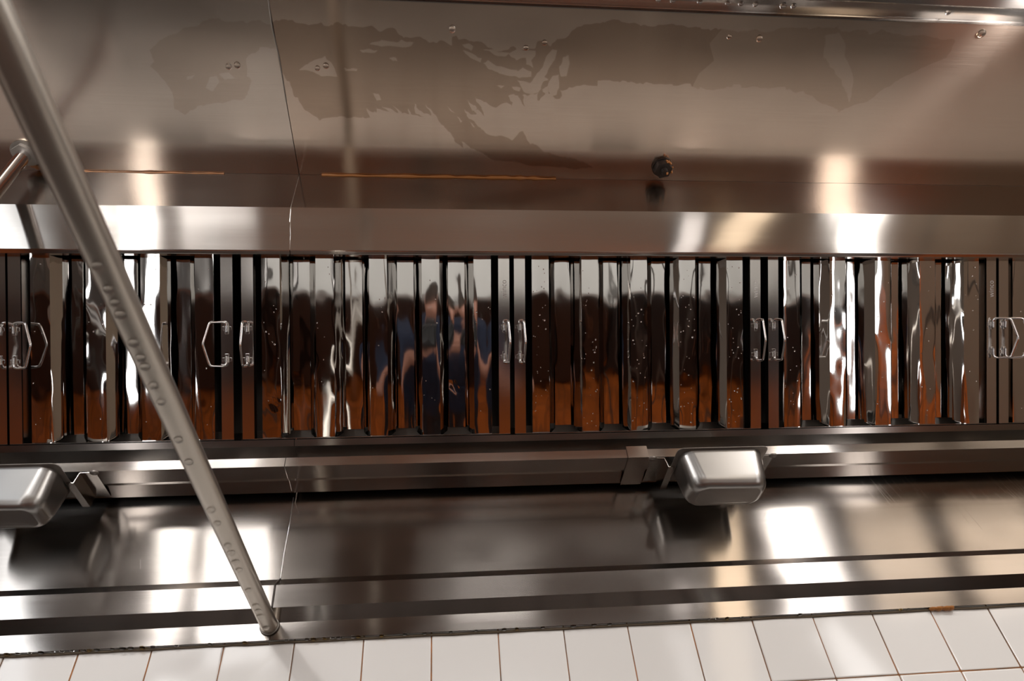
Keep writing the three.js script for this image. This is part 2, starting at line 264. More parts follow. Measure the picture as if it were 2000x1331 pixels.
const filmHoles = [ [[0.039,0.488],[0.048,0.484],[0.056,0.489],[0.053,0.495],[0.044,0.492]],[[0.037,0.497],[0.054,0.502],[0.073,0.508],[0.071,0.516],[0.057,0.511],[0.042,0.504]],[[0.074,0.494],[0.088,0.495],[0.111,0.501],[0.121,0.501],[0.111,0.507],[0.093,0.505],[0.081,0.499]],[[0.119,0.498],[0.133,0.494],[0.151,0.492],[0.166,0.494],[0.165,0.503],[0.158,0.509],[0.163,0.522],[0.153,0.516],[0.15,0.504],[0.134,0.51],[0.123,0.505]],[[0.073,0.517],[0.084,0.512],[0.097,0.521],[0.117,0.527],[0.138,0.532],[0.148,0.524],[0.16,0.529],[0.161,0.54],[0.144,0.543],[0.118,0.54],[0.094,0.531],[0.08,0.526]],[[0.194,0.49],[0.203,0.491],[0.202,0.507],[0.192,0.524],[0.186,0.538],[0.193,0.545],[0.184,0.553],[0.178,0.569],[0.154,0.571],[0.147,0.56],[0.137,0.549],[0.16,0.552],[0.169,0.536],[0.181,0.521],[0.188,0.502]],[[0.215,0.5],[0.224,0.498],[0.229,0.514],[0.227,0.536],[0.216,0.535],[0.211,0.52]],[[0.201,0.537],[0.212,0.535],[0.217,0.553],[0.213,0.572],[0.2,0.574],[0.194,0.557]],[[0.097,0.558],[0.113,0.557],[0.108,0.564]],[[0.129,0.562],[0.144,0.562],[0.142,0.57],[0.133,0.567]],[[0.01,0.599],[0.017,0.605],[0.025,0.613],[0.015,0.607]],[[0.029,0.621],[0.04,0.629],[0.037,0.633]],[[0.051,0.631],[0.063,0.639],[0.06,0.643]],[[-0.121,0.492],[-0.1,0.484],[-0.075,0.487],[-0.066,0.48],[-0.056,0.484],[-0.044,0.484],[-0.049,0.491],[-0.071,0.495],[-0.105,0.495]],[[-0.138,0.501],[-0.123,0.499],[-0.108,0.502],[-0.115,0.507],[-0.134,0.506]],[[-0.092,0.517],[-0.077,0.515],[-0.075,0.519],[-0.083,0.522]],[[-0.121,0.58],[-0.11,0.581],[-0.107,0.591],[-0.116,0.593]],[[-0.216,0.523],[-0.199,0.516],[-0.188,0.528],[-0.182,0.548],[-0.198,0.55],[-0.211,0.55],[-0.223,0.542],[-0.245,0.539]],[[-0.168,0.533],[-0.145,0.534],[-0.147,0.539],[-0.167,0.539]],[[-0.438,0.558],[-0.424,0.555],[-0.43,0.565],[-0.439,0.567]],[[-0.402,0.56],[-0.387,0.558],[-0.384,0.567],[-0.404,0.584],[-0.411,0.579]],[[-0.383,0.553],[-0.366,0.546],[-0.358,0.559],[-0.375,0.563]],[[0.683,0.449],[0.707,0.443],[0.729,0.466],[0.731,0.48],[0.753,0.502],[0.773,0.531],[0.783,0.571],[0.764,0.551],[0.741,0.522],[0.713,0.504],[0.694,0.485]],[[0.96,0.43],[1.021,0.431],[1.013,0.446],[1.004,0.461],[1.011,0.479],[0.991,0.47],[0.968,0.448]] ];
const FILM = document.createElement('canvas'); FILM.width = 512; FILM.height = 2048;
const FX0 = -0.60, FX1 = 1.10, FW0 = 0.40, FW1 = 0.76;
{
  const c = FILM.getContext('2d'), px = (p) => [(p[1] - FW0) / (FW1 - FW0) * 512, (1 - (p[0] - FX0) / (FX1 - FX0)) * 2048];
  c.fillStyle = '#ffffff'; c.fillRect(0, 0, 512, 2048);
  const poly = (L) => { c.beginPath(); L.forEach((p, i) => { const q = px(p); if (i) c.lineTo(q[0], q[1]); else c.moveTo(q[0], q[1]); }); c.closePath(); c.fill(); };
  const rough = (L, amp, k) => { const out = []; for (let i = 0; i < L.length; i++) { const a = L[i], b = L[(i + 1) % L.length], n = Math.max(1, Math.ceil(Math.hypot(a[0] - b[0], a[1] - b[1]) / 0.003)); for (let j = 0; j < n; j++) { const x = lerp(a[0], b[0], j / n), w = lerp(a[1], b[1], j / n); out.push([x + amp * (1.6 * noise2(x * 55, w * 55, k) + noise2(x * 190, w * 190, k + 2)), w + amp * (2.2 * noise2(x * 60, w * 60, k + 1) + noise2(x * 210, w * 210, k + 3))]); } } return out; };
  const old = rough(filmOutline, 0.0024, 1);
  c.save(); c.beginPath(); c.rect(0, px([SEAM, 0])[1], 512, 2048); c.clip(); c.fillStyle = '#f1ede9'; poly(old); c.restore();
  const cut = [[0.52, 0.40], [0.49, 0.445], [0.475, 0.47], [0.492, 0.50], [0.470, 0.525], [0.462, 0.56], [0.44, 0.76]], part2 = (lo, tone) => { c.save(); c.beginPath(); [...cut, [lo, 0.76], [lo, 0.40]].forEach((p, i) => { const q = px(p); if (i) c.lineTo(q[0], q[1]); else c.moveTo(q[0], q[1]); }); c.closePath(); c.clip(); c.fillStyle = tone; poly(old); c.restore(); };
  part2(SEAM, '#ddd6cf'); part2(1.2, '#f0ece8');
  c.fillStyle = '#ffffff'; filmHoles.forEach((h, i) => poly(rough(h, 0.0013, 3 + i)));
}
const filmTex = new THREE.CanvasTexture(FILM); filmTex.colorSpace = THREE.SRGBColorSpace; filmTex.wrapS = filmTex.wrapT = THREE.ClampToEdgeWrapping;
for (const m of [M.ceilingSteel, M.greasySteel]) { m.map = filmTex; m.roughnessMap = grainTex.clone(); m.roughnessMap.repeat.set(1.8, 4.2); m.roughnessMap.needsUpdate = true; }
const filmUV = (a, b, e) => [(a - FW0) / (FW1 - FW0), (e - FX0) / (FX1 - FX0)];
sections.forEach(([a, b], i) => {
  part('ceiling_panel', sheet([[0.7505, 1.1990], [0.4190, 1.1990]], a, b, { at: along, ne: Math.ceil((b - a) * 34), ns: 22, t: 0.0015, uv: filmUV, wob: wave(41 + i, 0.0010, 2.2, 5) }), i ? M.greasySteel : M.ceilingSteel);
  part('front_lip', sheet([[0.4190, 1.1990], [0.4190, 1.2110], [0.4170, 1.2130], [0.3930, 1.2050], [0.3890, 1.1990], [0.2850, 1.1980], [0.2800, 1.2020], [0.2800, CEIL_H - 0.001]], a, b, { at: along, ne: Math.ceil((b - a) * 10), ns: 2, t: 0.0015, wob: wave(47 + i, 0.0003, 3, 9) }), M.hood);
  part('plenum_top', sheet([[1.1300, 0.8600], [1.1300, 1.3000], [0.7520, 1.3000], [0.7520, 1.1990]], a, b, { at: along, t: 0.0015 }), M.oldMetal);
});
for (const x of [HX0, HX1]) part('end_panel', (() => {
  const s = new THREE.Shape([[1.1300, 0.449], [1.11, 0.449], [1.03, 0.70], [0.34, 1.180], [0.28, 1.20], [0.28, CEIL_H - 0.001], [1.13, CEIL_H - 0.001]].map((p) => new THREE.Vector2(-Z(p[0]), Y(p[1]))));
  const g = new THREE.ExtrudeGeometry(s, { depth: 0.0015, bevelEnabled: false }); g.rotateY(-Math.PI / 2); g.rotateY(0); 
  const p = g.attributes.position; for (let i = 0; i < p.count; i++) p.setXYZ(i, x + Math.abs(p.getX(i)) * Math.sign(x) , p.getY(i), Math.abs(p.getZ(i)));
  g.computeVertexNormals(); return g;
})(), M.hood);

// weld bead and dark joint where the two sections meet
const bead = (pts, r, mat) => part('weld_seam', (() => { const c = new THREE.CatmullRomCurve3(pts.map((p) => new THREE.Vector3(p[2], Y(p[1]), Z(p[0]))), false, 'catmullrom', 0.05); return new THREE.TubeGeometry(c, 40, r, 6); })(), mat);
bead([[0.8005, 1.0241, SEAM - 0.001], [0.7840, 1.0454, SEAM + 0.001], [0.7680, 1.0667, SEAM - 0.001], [0.7520, 1.0880, SEAM + 0.0005], [0.7520, 1.14, SEAM], [0.7520, 1.197, SEAM + 0.001]], 0.0014, M.weld);
bead([[0.60, 1.1985, SEAM], [0.52, 1.1985, SEAM + 0.001], [0.47, 1.1985, SEAM - 0.002], [0.405, 1.1985, SEAM + 0.001]], 0.0011, M.oldMetal);
bead([[1.1295, 0.5520, SEAM + 0.001], [1.1295, 0.60, SEAM], [1.1295, 0.66, SEAM + 0.001], [1.1295, 0.709, SEAM]], 0.0010, M.weld);
bead([[1.1095, 0.494, SEAM], [1.1095, 0.5314, SEAM - 0.001], [1.1290, 0.5505, SEAM + 0.001]], 0.0016, M.blackIron);

// old grease that has run along the fold under the ceiling
const greaseAndShadow = (x0, x1, r, mat) => part('grease_streak', (() => {
  const P = []; for (let x = x0; x < x1; x += 0.008) P.push(new THREE.Vector3(x, Y(1.1965) + 0.0008 * noise2(x * 40, 1, 2), Z(0.7505) + 0.0006));
  const g = new THREE.TubeGeometry(new THREE.CatmullRomCurve3(P), P.length * 2, r, 6), q = g.attributes.position;
  for (let i = 0; i < q.count; i++) { const x = q.getX(i), k = 1 + 0.5 * noise2(x * 70, 3, 1), cy = Y(1.1965), cz = Z(0.7505) + 0.0006; q.setXYZ(i, x, cy + (q.getY(i) - cy) * k, cz + (q.getZ(i) - cz) * k); }
  g.computeVertexNormals(); return g;
})(), mat);
greaseAndShadow(-0.674, -0.41, 0.0013, M.grease); greaseAndShadow(-0.234, 0.237, 0.0032, M.grease);

// strap around the trough joint
part('joint_strap', sheet([[1.0500, 0.7310], [1.0265, 0.7325], [1.0260, 0.7070], [1.1125, 0.7050]], 0.336, 0.375, { at: along, ne: 4, t: -0.0015 }), M.trough);

// dark bead added for the shadow in the gap between hem and tiles
sections.forEach(([a, b], i) => obj('hem_shadow_line', (() => {
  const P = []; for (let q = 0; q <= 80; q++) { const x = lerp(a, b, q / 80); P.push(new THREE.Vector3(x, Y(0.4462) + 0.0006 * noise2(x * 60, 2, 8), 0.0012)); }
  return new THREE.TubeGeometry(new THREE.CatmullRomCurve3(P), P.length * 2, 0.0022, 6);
})(), M.greaseAndShadow, flange[i]));

// water drops hanging from the hood
const dropGeo = (() => { const g = new THREE.SphereGeometry(1, 14, 10); const p = g.attributes.position; for (let i = 0; i < p.count; i++) { const y = p.getY(i); p.setY(i, y > 0 ? y * 0.25 : y * 0.75); } g.computeVertexNormals(); return g; })();
function drop(parent, x, y, z, r, mat = M.water) { const d = obj('water_drop', dropGeo, mat, parent); d.position.set(x, y, z); d.scale.set(r * (0.9 + 0.2 * rnd()), r, r * (0.9 + 0.2 * rnd())); return d; }
const ceilingParts = hood.children.filter((c) => c.name === 'ceiling_panel'), lipParts = hood.children.filter((c) => c.name === 'front_lip');
for (const [x, w, r] of [[-0.364, 0.539, 0.0052], [-0.349, 0.536, 0.0056], [-0.214, 0.537, 0.005], [-0.199, 0.532, 0.0056], [0.020, 0.462, 0.0060], [0.563, 0.458, 0.0060], [0.507, 0.457, 0.0045], [0.974, 0.434, 0.0075], [0.148, 0.489, 0.005], [0.180, 0.479, 0.005]])
  drop(ceilingParts[x < SEAM ? 0 : 1], x, Y(1.1983), Z(w), r);
for (const [x, r] of [[0.369, 0.004], [0.394, 0.0045], [0.442, 0.0045], [0.491, 0.004], [0.515, 0.0045], [0.541, 0.005], [0.591, 0.006], [0.610, 0.005], [0.898, 0.005]]) drop(lipParts[1], x, Y(1.2080), Z(0.404), r);
for (const x of [-0.666, -0.651, -0.633, -0.617, -0.600, -0.587, -0.572, -0.555, -0.547, -0.536, -0.513, -0.498, -0.486, -0.469, -0.453, -0.418, -0.368, -0.315, -0.251, -0.219, -0.209, -0.192, -0.179, -0.169, -0.147, -0.139, -0.102, -0.065, -0.033, 0.009, 0.050, 0.096, 0.117, 0.160, 0.211, 0.246, 0.272, 0.443, 0.457, 0.475, 0.502, 0.604, 0.788, 0.802, 0.864])
  drop(flange[x < SEAM ? 0 : 1], x, Y(0.4485), Z(1.1285) - 0.001, 0.0030 + 0.0016 * rnd(), hash(x, 1, 1) > 0.82 ? M.greasyDrop : M.water);
for (const x of [0.846, 0.852, 0.858, 0.865, 0.872, 0.880]) { const d = obj('grease_lump', dropGeo, M.rust, flange[1]); d.position.set(x, Y(0.4475), Z(1.130)); d.scale.setScalar(0.0045 + 0.003 * rnd()); }

// ---------------------------------------------------------------- baffle filters
const font = await new FontLoader().loadAsync('fonts/droid/droid_sans_regular.typeface.json');
const letters = (() => { const g = new TextGeometry('winco', { font, size: 0.0095, depth: 0.0003, curveSegments: 4 }); g.computeBoundingBox(); const b = g.boundingBox; g.translate(-(b.min.x + b.max.x) / 2, -(b.min.y + b.max.y) / 2, 0); g.rotateZ(Math.PI / 2); return g; })();
const FLEN = 0.398, RAIL = 0.0215, DEEP = 0.046;
const bailGeo = wire([[0, 0.022, 0.0035], [0, 0.038, 0.0035], [0.006, 0.0412, 0.0035], [0.030, 0.0395, 0.0035], [0.0425, 0, 0.0035], [0.030, -0.0395, 0.0035], [0.006, -0.0412, 0.0035], [0, -0.038, 0.0035], [0, -0.022, 0.0035]].map((p) => [p[0], p[1], 0]), 0.0023, 0.0045, 90, 8);
const clipGeo = (() => {                                           // a saddle pressed over the wire with a flange on each side
  const a = new THREE.CylinderGeometry(0.0048, 0.0048, 0.010, 10, 1, false, 0, Math.PI); a.rotateY(-Math.PI / 2);
  const b = rbox(-0.0085, 0.0085, -0.0035, 0.0035, 0, 0.0012, 0.0005, 1), c = rbox(-0.0035, 0.0035, -0.011, 0.005, 0, 0.0022, 0.0008, 1);
  return join([a, b, c]);
})();
function baffleFilter(x0, x1, count, label, { left = 90, right = 90, dents = [], beads = 0, id = 1, mark = true }) {
  const W = x1 - x0, cx = (x0 + x1) / 2;
  const f = thing('baffle_filter', label, 'filter', [cx, Y(0.7838), Z(1.0832)], 'baffle filters in the hood'); f.rotation.x = Math.PI / 4;
  const h = W / 2;
  const up = (a, b, e) => [a, e, b], across = (a, b, e) => [e, a, b];
  // frame: four channels with a face, an outer side and a back flange
  for (const s of [-1, 1]) {
    const rail = obj('frame_rail', sheet([[s * (h - RAIL), -0.0035], [s * (h - RAIL), 0], [s * h, 0], [s * h, -DEEP], [s * (h - 0.014), -DEEP]], 0, FLEN, { at: up, ne: 10, ns: 1, t: s * 0.001, wob: (e, a, b, k) => 0.00025 * noise2(e * 9 + id * 3, a * 30, k + id + s) }), M.frame, f);
    if (mark && s > 0) { const t = obj('lettering', letters, M.etched, rail); t.position.set(h - RAIL / 2, 0.301, 0.0001); }
  }
  for (const [y0, y1, s] of [[0, RAIL, 1], [FLEN - RAIL, FLEN, -1]])
    obj('frame_rail', sheet([[s > 0 ? y1 : y0, -0.0035], [s > 0 ? y1 : y0, 0.0002], [s > 0 ? y0 : y1, 0.0002], [s > 0 ? y0 : y1, -DEEP], [(s > 0 ? y0 : y1) + s * 0.014, -DEEP]], -h + 0.0005, h - 0.0005, { at: across, ne: 10, ns: 1, t: -s * 0.001, wob: (e, a, b, k) => 0.00025 * noise2(e * 9 + id, a * 30, k + id) }), M.frame, f);
  const first = -h + 0.0520, step = (W - 0.104) / (count - 1), y0 = 0.018, y1 = FLEN - 0.018;
  const wobble = (k, cx0) => { const tx = (hash(id, k, 1) - 0.5) * 0.008, ty = (hash(id, k, 2) - 0.5) * 0.03;
    return (e, a, b, fc) => {
      let d = tx * (e - FLEN / 2) + ty * (a - cx0) + 0.00040 * noise2(e * 15 + id * 7.1, (a - cx0) * 24 + k * 5, fc + k + id) + 0.00011 * noise2(e * 42 + id, a * 58 + k, fc + k);
      for (const q of dents) { const r2 = ((a - q[0]) ** 2 + (e - q[1]) ** 2) / (q[2] * q[2]); if (r2 < 9) d -= q[3] * Math.exp(-r2); }
      return fc === 99 ? 0 : d;
    }; };
  const F = -0.0045, FW = 0.0168, WX = 0.0135, WZ = 0.0160;
  for (let k = 0; k < count; k++) {
    const c = first + k * step;
    const L = k === 0 ? [[c - FW, F - 0.020]] : [[c - FW - WX, F - WZ]], R = k === count - 1 ? [[c + FW, F - 0.020]] : [[c + FW + WX, F - WZ]];
    const cut = (a, b, e) => { const d = Math.max(0, Math.abs(a - c) - FW) / WX; return (e ? -0.009 : 0.009) * d; };
    obj('front_baffle', sheet([...L, [c - FW, F], [c + FW, F], ...R], y0, y1, { at: up, ne: 44, ns: 8, t: 0.0008, wob: wobble(k, c), ends: cut }), M.polished, f);
    if (k < count - 1) {
      const m = c + step / 2, B = -0.0370, BW = Math.min(0.0160, step / 2 - 0.033);
      obj('rear_baffle', sheet([[m - BW - 0.0125, B + 0.0150], [m - BW, B], [m + BW, B], [m + BW + 0.0125, B + 0.0150]], y0 + 0.013, y1 - 0.013, { at: up, ne: 30, ns: 5, t: 0.0008, wob: wobble(k + 20, m) }), M.polished, f);
    }
  }
  for (const y of [0.002, FLEN - 0.030]) obj('back_plate', box(-h + 0.002, h - 0.002, y, y + 0.028, -DEEP - 0.0008, -DEEP), M.oldMetal, f);
  // bail handles, each in two clips on its frame rail
  for (const [s, ang] of [[-1, left], [1, right]]) {
    if (ang === null) continue;
    const x = s * (h - RAIL * 0.5), hd = obj('handle', bailGeo, M.chrome, f);
    hd.position.set(x, FLEN / 2, 0.0045); hd.rotation.y = -ang * Math.PI / 180;
    for (const q of [-1, 1]) { const cgeo = obj('clip', clipGeo, M.frame, f); cgeo.position.set(x, FLEN / 2 + q * 0.029, 0.0002); if (q < 0) cgeo.rotation.z = Math.PI; }
  }
  if (beads) {
    const list = []; const g = new THREE.SphereGeometry(1, 7, 5);
    for (let i = 0; i < beads; i++) { const c = first + Math.floor(rnd() * count) * step, q = g.clone(), r = 0.0006 + 0.0012 * rnd() * rnd(); q.scale(r, r * 1.2, r * 0.6); q.translate(c + (rnd() - 0.5) * 0.030, 0.03 + rnd() * 0.32, F + 0.0006); list.push(q); }
    const b = obj('water_beads', list, M.water, f); b.userData.kind = 'stuff';
  }
  return f;
}
baffleFilter(-1.2840, -0.7825, 5, 'baffle filter cut off at the far left edge of the photo', { id: 1, right: 90, beads: 10, mark: false });
baffleFilter(-0.7785, -0.3880, 4, 'narrower baffle filter crossed by the diagonal pipe', { id: 2, left: 24, right: 142, beads: 30, mark: false });
baffleFilter(-0.3725, 0.1285, 5, 'dented baffle filter mirroring the photographer, right of the diagonal pipe', { id: 3, left: 90, right: 80, beads: 50, dents: [[-0.3172 + 0.122, 0.0858, 0.0055, 0.0016], [-0.3078 + 0.122, 0.0981, 0.0040, 0.0013], [0.0236 + 0.122, 0.1095, 0.0060, 0.0015], [-0.0638 + 0.122, 0.1255, 0.0040, 0.0009]] });
baffleFilter(0.1375, 0.6345, 5, 'water-beaded baffle filter above the whole grease cup', { id: 4, left: 82, right: 92, beads: 160 });
baffleFilter(0.6505, 1.1460, 5, 'baffle filter to the right of the grease cup', { id: 5, left: 90, right: 48, beads: 60 });
baffleFilter(1.1520, 1.6490, 5, 'baffle filter cut off at the right edge of the photo', { id: 6, left: 45, beads: 10, mark: false });

// ---------------------------------------------------------------- grease cups under the trough
function greaseCup(cx, label) {
  const t = thing('grease_cup', label, 'cup', [cx, Y(0.6200), Z(1.0270)], 'grease cups under the trough');
  const ring = (hx, hz, r, y, n = 6) => { const L = []; for (const [sx, sz, a0] of [[1, 1, 0], [-1, 1, 1], [-1, -1, 2], [1, -1, 3]]) for (let i = 0; i <= n; i++) { const a = (a0 + i / n) * Math.PI / 2; L.push([sx * (hx - r) + r * Math.cos(a), y, sz * (hz - r) + r * Math.sin(a)]); } return L; };
  const loft = (rings, closeEnd) => {
    const pos = [], idx = [], n = rings[0].length;
    rings.forEach((R) => R.forEach((p) => pos.push(...p)));
    for (let i = 0; i < rings.length - 1; i++) for (let j = 0; j < n; j++) { const a = i * n + j, b = i * n + (j + 1) % n; idx.push(a, b, a + n, b, b + n, a + n); }
    if (closeEnd) { const c = pos.length / 3, l = (rings.length - 1) * n; pos.push(0, rings[rings.length - 1][0][1], 0); for (let j = 0; j < n; j++) idx.push(l + j, l + (j + 1) % n, c); }
    const g = new THREE.BufferGeometry(); g.setAttribute('position', new THREE.Float32BufferAttribute(pos, 3)); g.setIndex(idx); g.computeVertexNormals();
    const u = []; for (let i = 0; i < pos.length / 3; i++) u.push(pos[i * 3], pos[i * 3 + 2]); g.setAttribute('uv', new THREE.Float32BufferAttribute(u, 2)); return g;
  };
  const out = [[0.0755, 0.0440, 0.022, 0.0690], [0.0750, 0.0435, 0.022, 0.0640], [0.0715, 0.0400, 0.026, 0.0220], [0.0705, 0.0390, 0.027, 0.0140], [0.0680, 0.0365, 0.026, 0.0075], [0.0640, 0.0325, 0.023, 0.0028], [0.0590, 0.0275, 0.018, 0.0004], [0.0545, 0.0230, 0.014, 0.0003], [0.0525, 0.0210, 0.012, 0.0013]];
  const inn = out.map(([a, b, r, y]) => [a - 0.0008, b - 0.0008, r - 0.0008, y + 0.0008]);
  obj('body', [loft(out.map((p) => ring(...p)), true), loft(inn.map((p) => ring(...p)), true)], M.satin, t);
  obj('rim', loft([[0.0745, 0.0430, 0.021, 0.0690], [0.0840, 0.0500, 0.012, 0.0690], [0.0845, 0.0505, 0.012, 0.0700], [0.0840, 0.0500, 0.012, 0.0710], [0.0745, 0.0430, 0.021, 0.0710]].map((p) => ring(...p)), false), M.oldMetal, t);
  // the rails it slides in hang on the trough
  for (const s of [-1, 1]) {
    const rail = part('cup_rail', sheet([[cx + s * 0.118, 0.7075], [cx + s * 0.0935, 0.7065], [cx + s * 0.0900, 0.6870], [cx + s * 0.0780, 0.6870]], Z(1.1050), Z(1.0300), { at: (a, b, e) => [a, Y(b), e], ne: 1, t: s * 0.0012 }), M.trough);
    const lump = obj('grease_lump', dropGeo, M.oldMetal, rail); lump.position.set(cx + s * 0.116, Y(0.7080), Z(1.0310)); lump.scale.set(0.008, 0.006, 0.006);
  }
  return t;
}
greaseCup(0.4975, 'whole satin steel grease cup hanging under the trough');
greaseCup(-0.7070, 'satin steel grease cup cut off at the left edge');

// ---------------------------------------------------------------- pipes and nozzle
{
  const p = thing('steel_pipe', 'long diagonal steel pipe with water drops in the foreground', 'pipe', [SEAM - 0.003, Y(0.471), Z(1.128)]);
  const g = wire([[0, 0, 0], [0, 0, 1.62], [0, CEIL_H - 0.471, 1.62]], 0.0130, 0.09, 160, 28);
  const q = g.attributes.position, v = new THREE.Vector3();
  obj('tube', g, M.pipe, p);
  const c = new THREE.TorusGeometry(0.0137, 0.0016, 8, 28); c.translate(0, 0, 0.0022); obj('end_ring', c, M.oldMetal, p);
  for (const w of [0.376, 0.401, 0.416, 0.430, 0.465, 0.485, 0.497, 0.524, 0.549, 0.611, 0.652, 0.752, 0.783, 0.839, 0.859, 0.885, 0.907, 0.970, 1.021, 1.039, 1.058, 1.102])
    drop(p, 0.001, -0.0124, 1.128 - w, 0.0046 + 0.0012 * hash(w, 1, 2));
}
{
  const t = thing('drop_pipe', 'short polished drop pipe hanging from a hexagonal fitting at the left edge', 'pipe', [-0.7620, Y(1.1985), Z(0.7130)]);
  const nut = cyl(0.0215, 0.0215, 0.011, 6); nut.translate(0, -0.0055, 0); obj('hex_nut', nut, M.oldMetal, t);
  const w = cyl(0.0255, 0.0245, 0.0035, 32); w.translate(0, -0.0018, 0); obj('washer', w, M.oldMetal, t);
  const tube = cyl(0.0118, 0.0118, 0.46, 28); tube.translate(0, -0.24, 0); obj('tube', tube, M.chrome, t);
  const tip = cyl(0.010, 0.016, 0.03, 24); tip.translate(0, -0.485, 0); obj('nozzle_tip', tip, M.oldMetal, t);
  const stain = []; for (let i = 0; i < 9; i++) { const q = new THREE.SphereGeometry(0.0035 + 0.003 * rnd(), 8, 6), a = -1.2 + i * 0.4; q.scale(1, 0.35, 1); q.translate(0.026 * Math.cos(a) , -0.0015, -0.026 * Math.sin(a + 1.2)); stain.push(q); }
  for (let i = 0; i < 14; i++) { const q = new THREE.SphereGeometry(0.003 + 0.004 * rnd(), 8, 6); q.scale(1.3, 0.3, 0.9); q.translate(-0.002 + 0.034 * rnd(), -0.0006, -0.027 - 0.0085 * rnd()); stain.push(q); }
  obj('grease_residue', stain, M.grease, t).userData.kind = 'stuff';
}
{
  const t = thing('fire_nozzle', 'blackened hexagonal nozzle fitting with orange residue on the hood ceiling', 'nozzle', [0.4440, Y(1.1985), Z(0.7180)]);
  const base = cyl(0.0205, 0.0195, 0.0045, 28); base.translate(0, -0.002, 0); obj('flange', base, M.blackIron, t);
  const nut = new THREE.CylinderGeometry(0.0200, 0.0180, 0.012, 6); nut.rotateY(0.25); nut.translate(0, -0.010, 0); obj('hex_nut', nut, M.blackIron, t);
  const tip = cyl(0.0060, 0.0075, 0.010, 16); tip.translate(0.001, -0.020, 0); obj('tip', tip, M.blackIron, t);
  const cr = []; for (let i = 0; i < 22; i++) { const q = new THREE.IcosahedronGeometry(0.0012 + 0.0016 * rnd(), 0), a = -0.3 + rnd() * 1.7; q.translate(0.0188 * Math.cos(a), -0.006 - 0.009 * rnd(), 0.0188 * Math.sin(a)); cr.push(q); }
  for (let i = 0; i < 8; i++) { const q = new THREE.IcosahedronGeometry(0.0016 + 0.0012 * rnd(), 0); q.translate(0.004 + 0.003 * rnd(), -0.0235 - 0.002 * rnd(), 0.003 * (rnd() - 0.5)); cr.push(q); }
  obj('crust', cr, M.rust, t).userData.kind = 'stuff';
}

// jar lamps under the front of the hood ceiling, just out of view; their light streaks across the brushed ceiling
for (const [x, label] of [[1.12, 'white jar lamp under the hood ceiling at the right'], [-0.80, 'white jar lamp under the hood ceiling at the left']]) {
  const t = thing('jar_lamp', label, 'lamp', [x, Y(1.1975), Z(0.335)], 'jar lamps in the hood');
  const cap = cyl(0.040, 0.034, 0.045, 28); cap.translate(0, -0.0225, 0); obj('cap', cap, M.oldMetal, t);
  const globe = new THREE.LatheGeometry([[0.0, -0.150], [0.020, -0.147], [0.034, -0.136], [0.039, -0.115], [0.038, -0.060], [0.034, -0.046], [0, -0.045]].map((q) => new THREE.Vector2(...q)), 28); obj('globe', globe, diffuser([1, 0.98, 0.96], 6), t);
  const p = new THREE.PointLight(new THREE.Color().setRGB(1, 0.98, 0.96), JAR, 0, 2); p.position.set(0, -0.10, 0); p.castShadow = true; p.shadow.radius = 1.8; t.add(p);
}

// ---------------------------------------------------------------- what the steel mirrors: cooking line, work table
function cookingRange(x0, x1, label) {
  const t = thing('cooking_range', label, 'range', [(x0 + x1) / 2, 0, 0.02], 'cooking line below the hood'), h = (x1 - x0) / 2;
  obj('body', rbox(-h, h, 0.15, 0.90, 0, 0.80, 0.006), M.satin, t);
  obj('cooktop', box(-h + 0.02, h - 0.02, 0.90, 0.925, 0.08, 0.76), M.blackIron, t);
  obj('backguard', rbox(-h, h, 0.90, 1.40, 0, 0.05, 0.004), M.satin, t);
  for (const s of [-1, 1]) {
    const d = obj('oven_door', rbox(s > 0 ? 0.01 : -h + 0.02, s > 0 ? h - 0.02 : -0.01, 0.24, 0.70, 0.79, 0.825, 0.004), M.satin, t);
    const b = wire([[s * h / 2 - 0.2, 0.64, 0.825], [s * h / 2 - 0.2, 0.64, 0.865], [s * h / 2 + 0.2, 0.64, 0.865], [s * h / 2 + 0.2, 0.64, 0.825]], 0.009, 0.015, 30, 8); obj('door_handle', b, M.chrome, d);
    for (const z of [0.06, 0.74]) { const l = cyl(0.022, 0.022, 0.15, 14); l.translate(s * (h - 0.06), 0.075, z); obj('leg', l, M.oldMetal, t); }
  }
  for (let i = 0; i < 6; i++) { const k = cyl(0.024, 0.020, 0.03, 18); k.rotateX(Math.PI / 2); k.translate(-h + (i + 0.5) / 6 * 2 * h, 0.80, 0.815); obj('knob', k, M.black, t); }
  for (let i = 0; i < 8; i++) { const x = -h + 0.07 + i * (2 * h - 0.14) / 7; obj('grate_bar', box(x - 0.008, x + 0.008, 0.925, 0.945, 0.10, 0.74), M.blackIron, t); }
}
cookingRange(-1.70, -0.42, 'steel cooking range below the left part of the hood');
cookingRange(-0.40, 0.88, 'steel cooking range below the middle of the hood');
cookingRange(0.90, 2.20, 'steel cooking range below the right part of the hood');
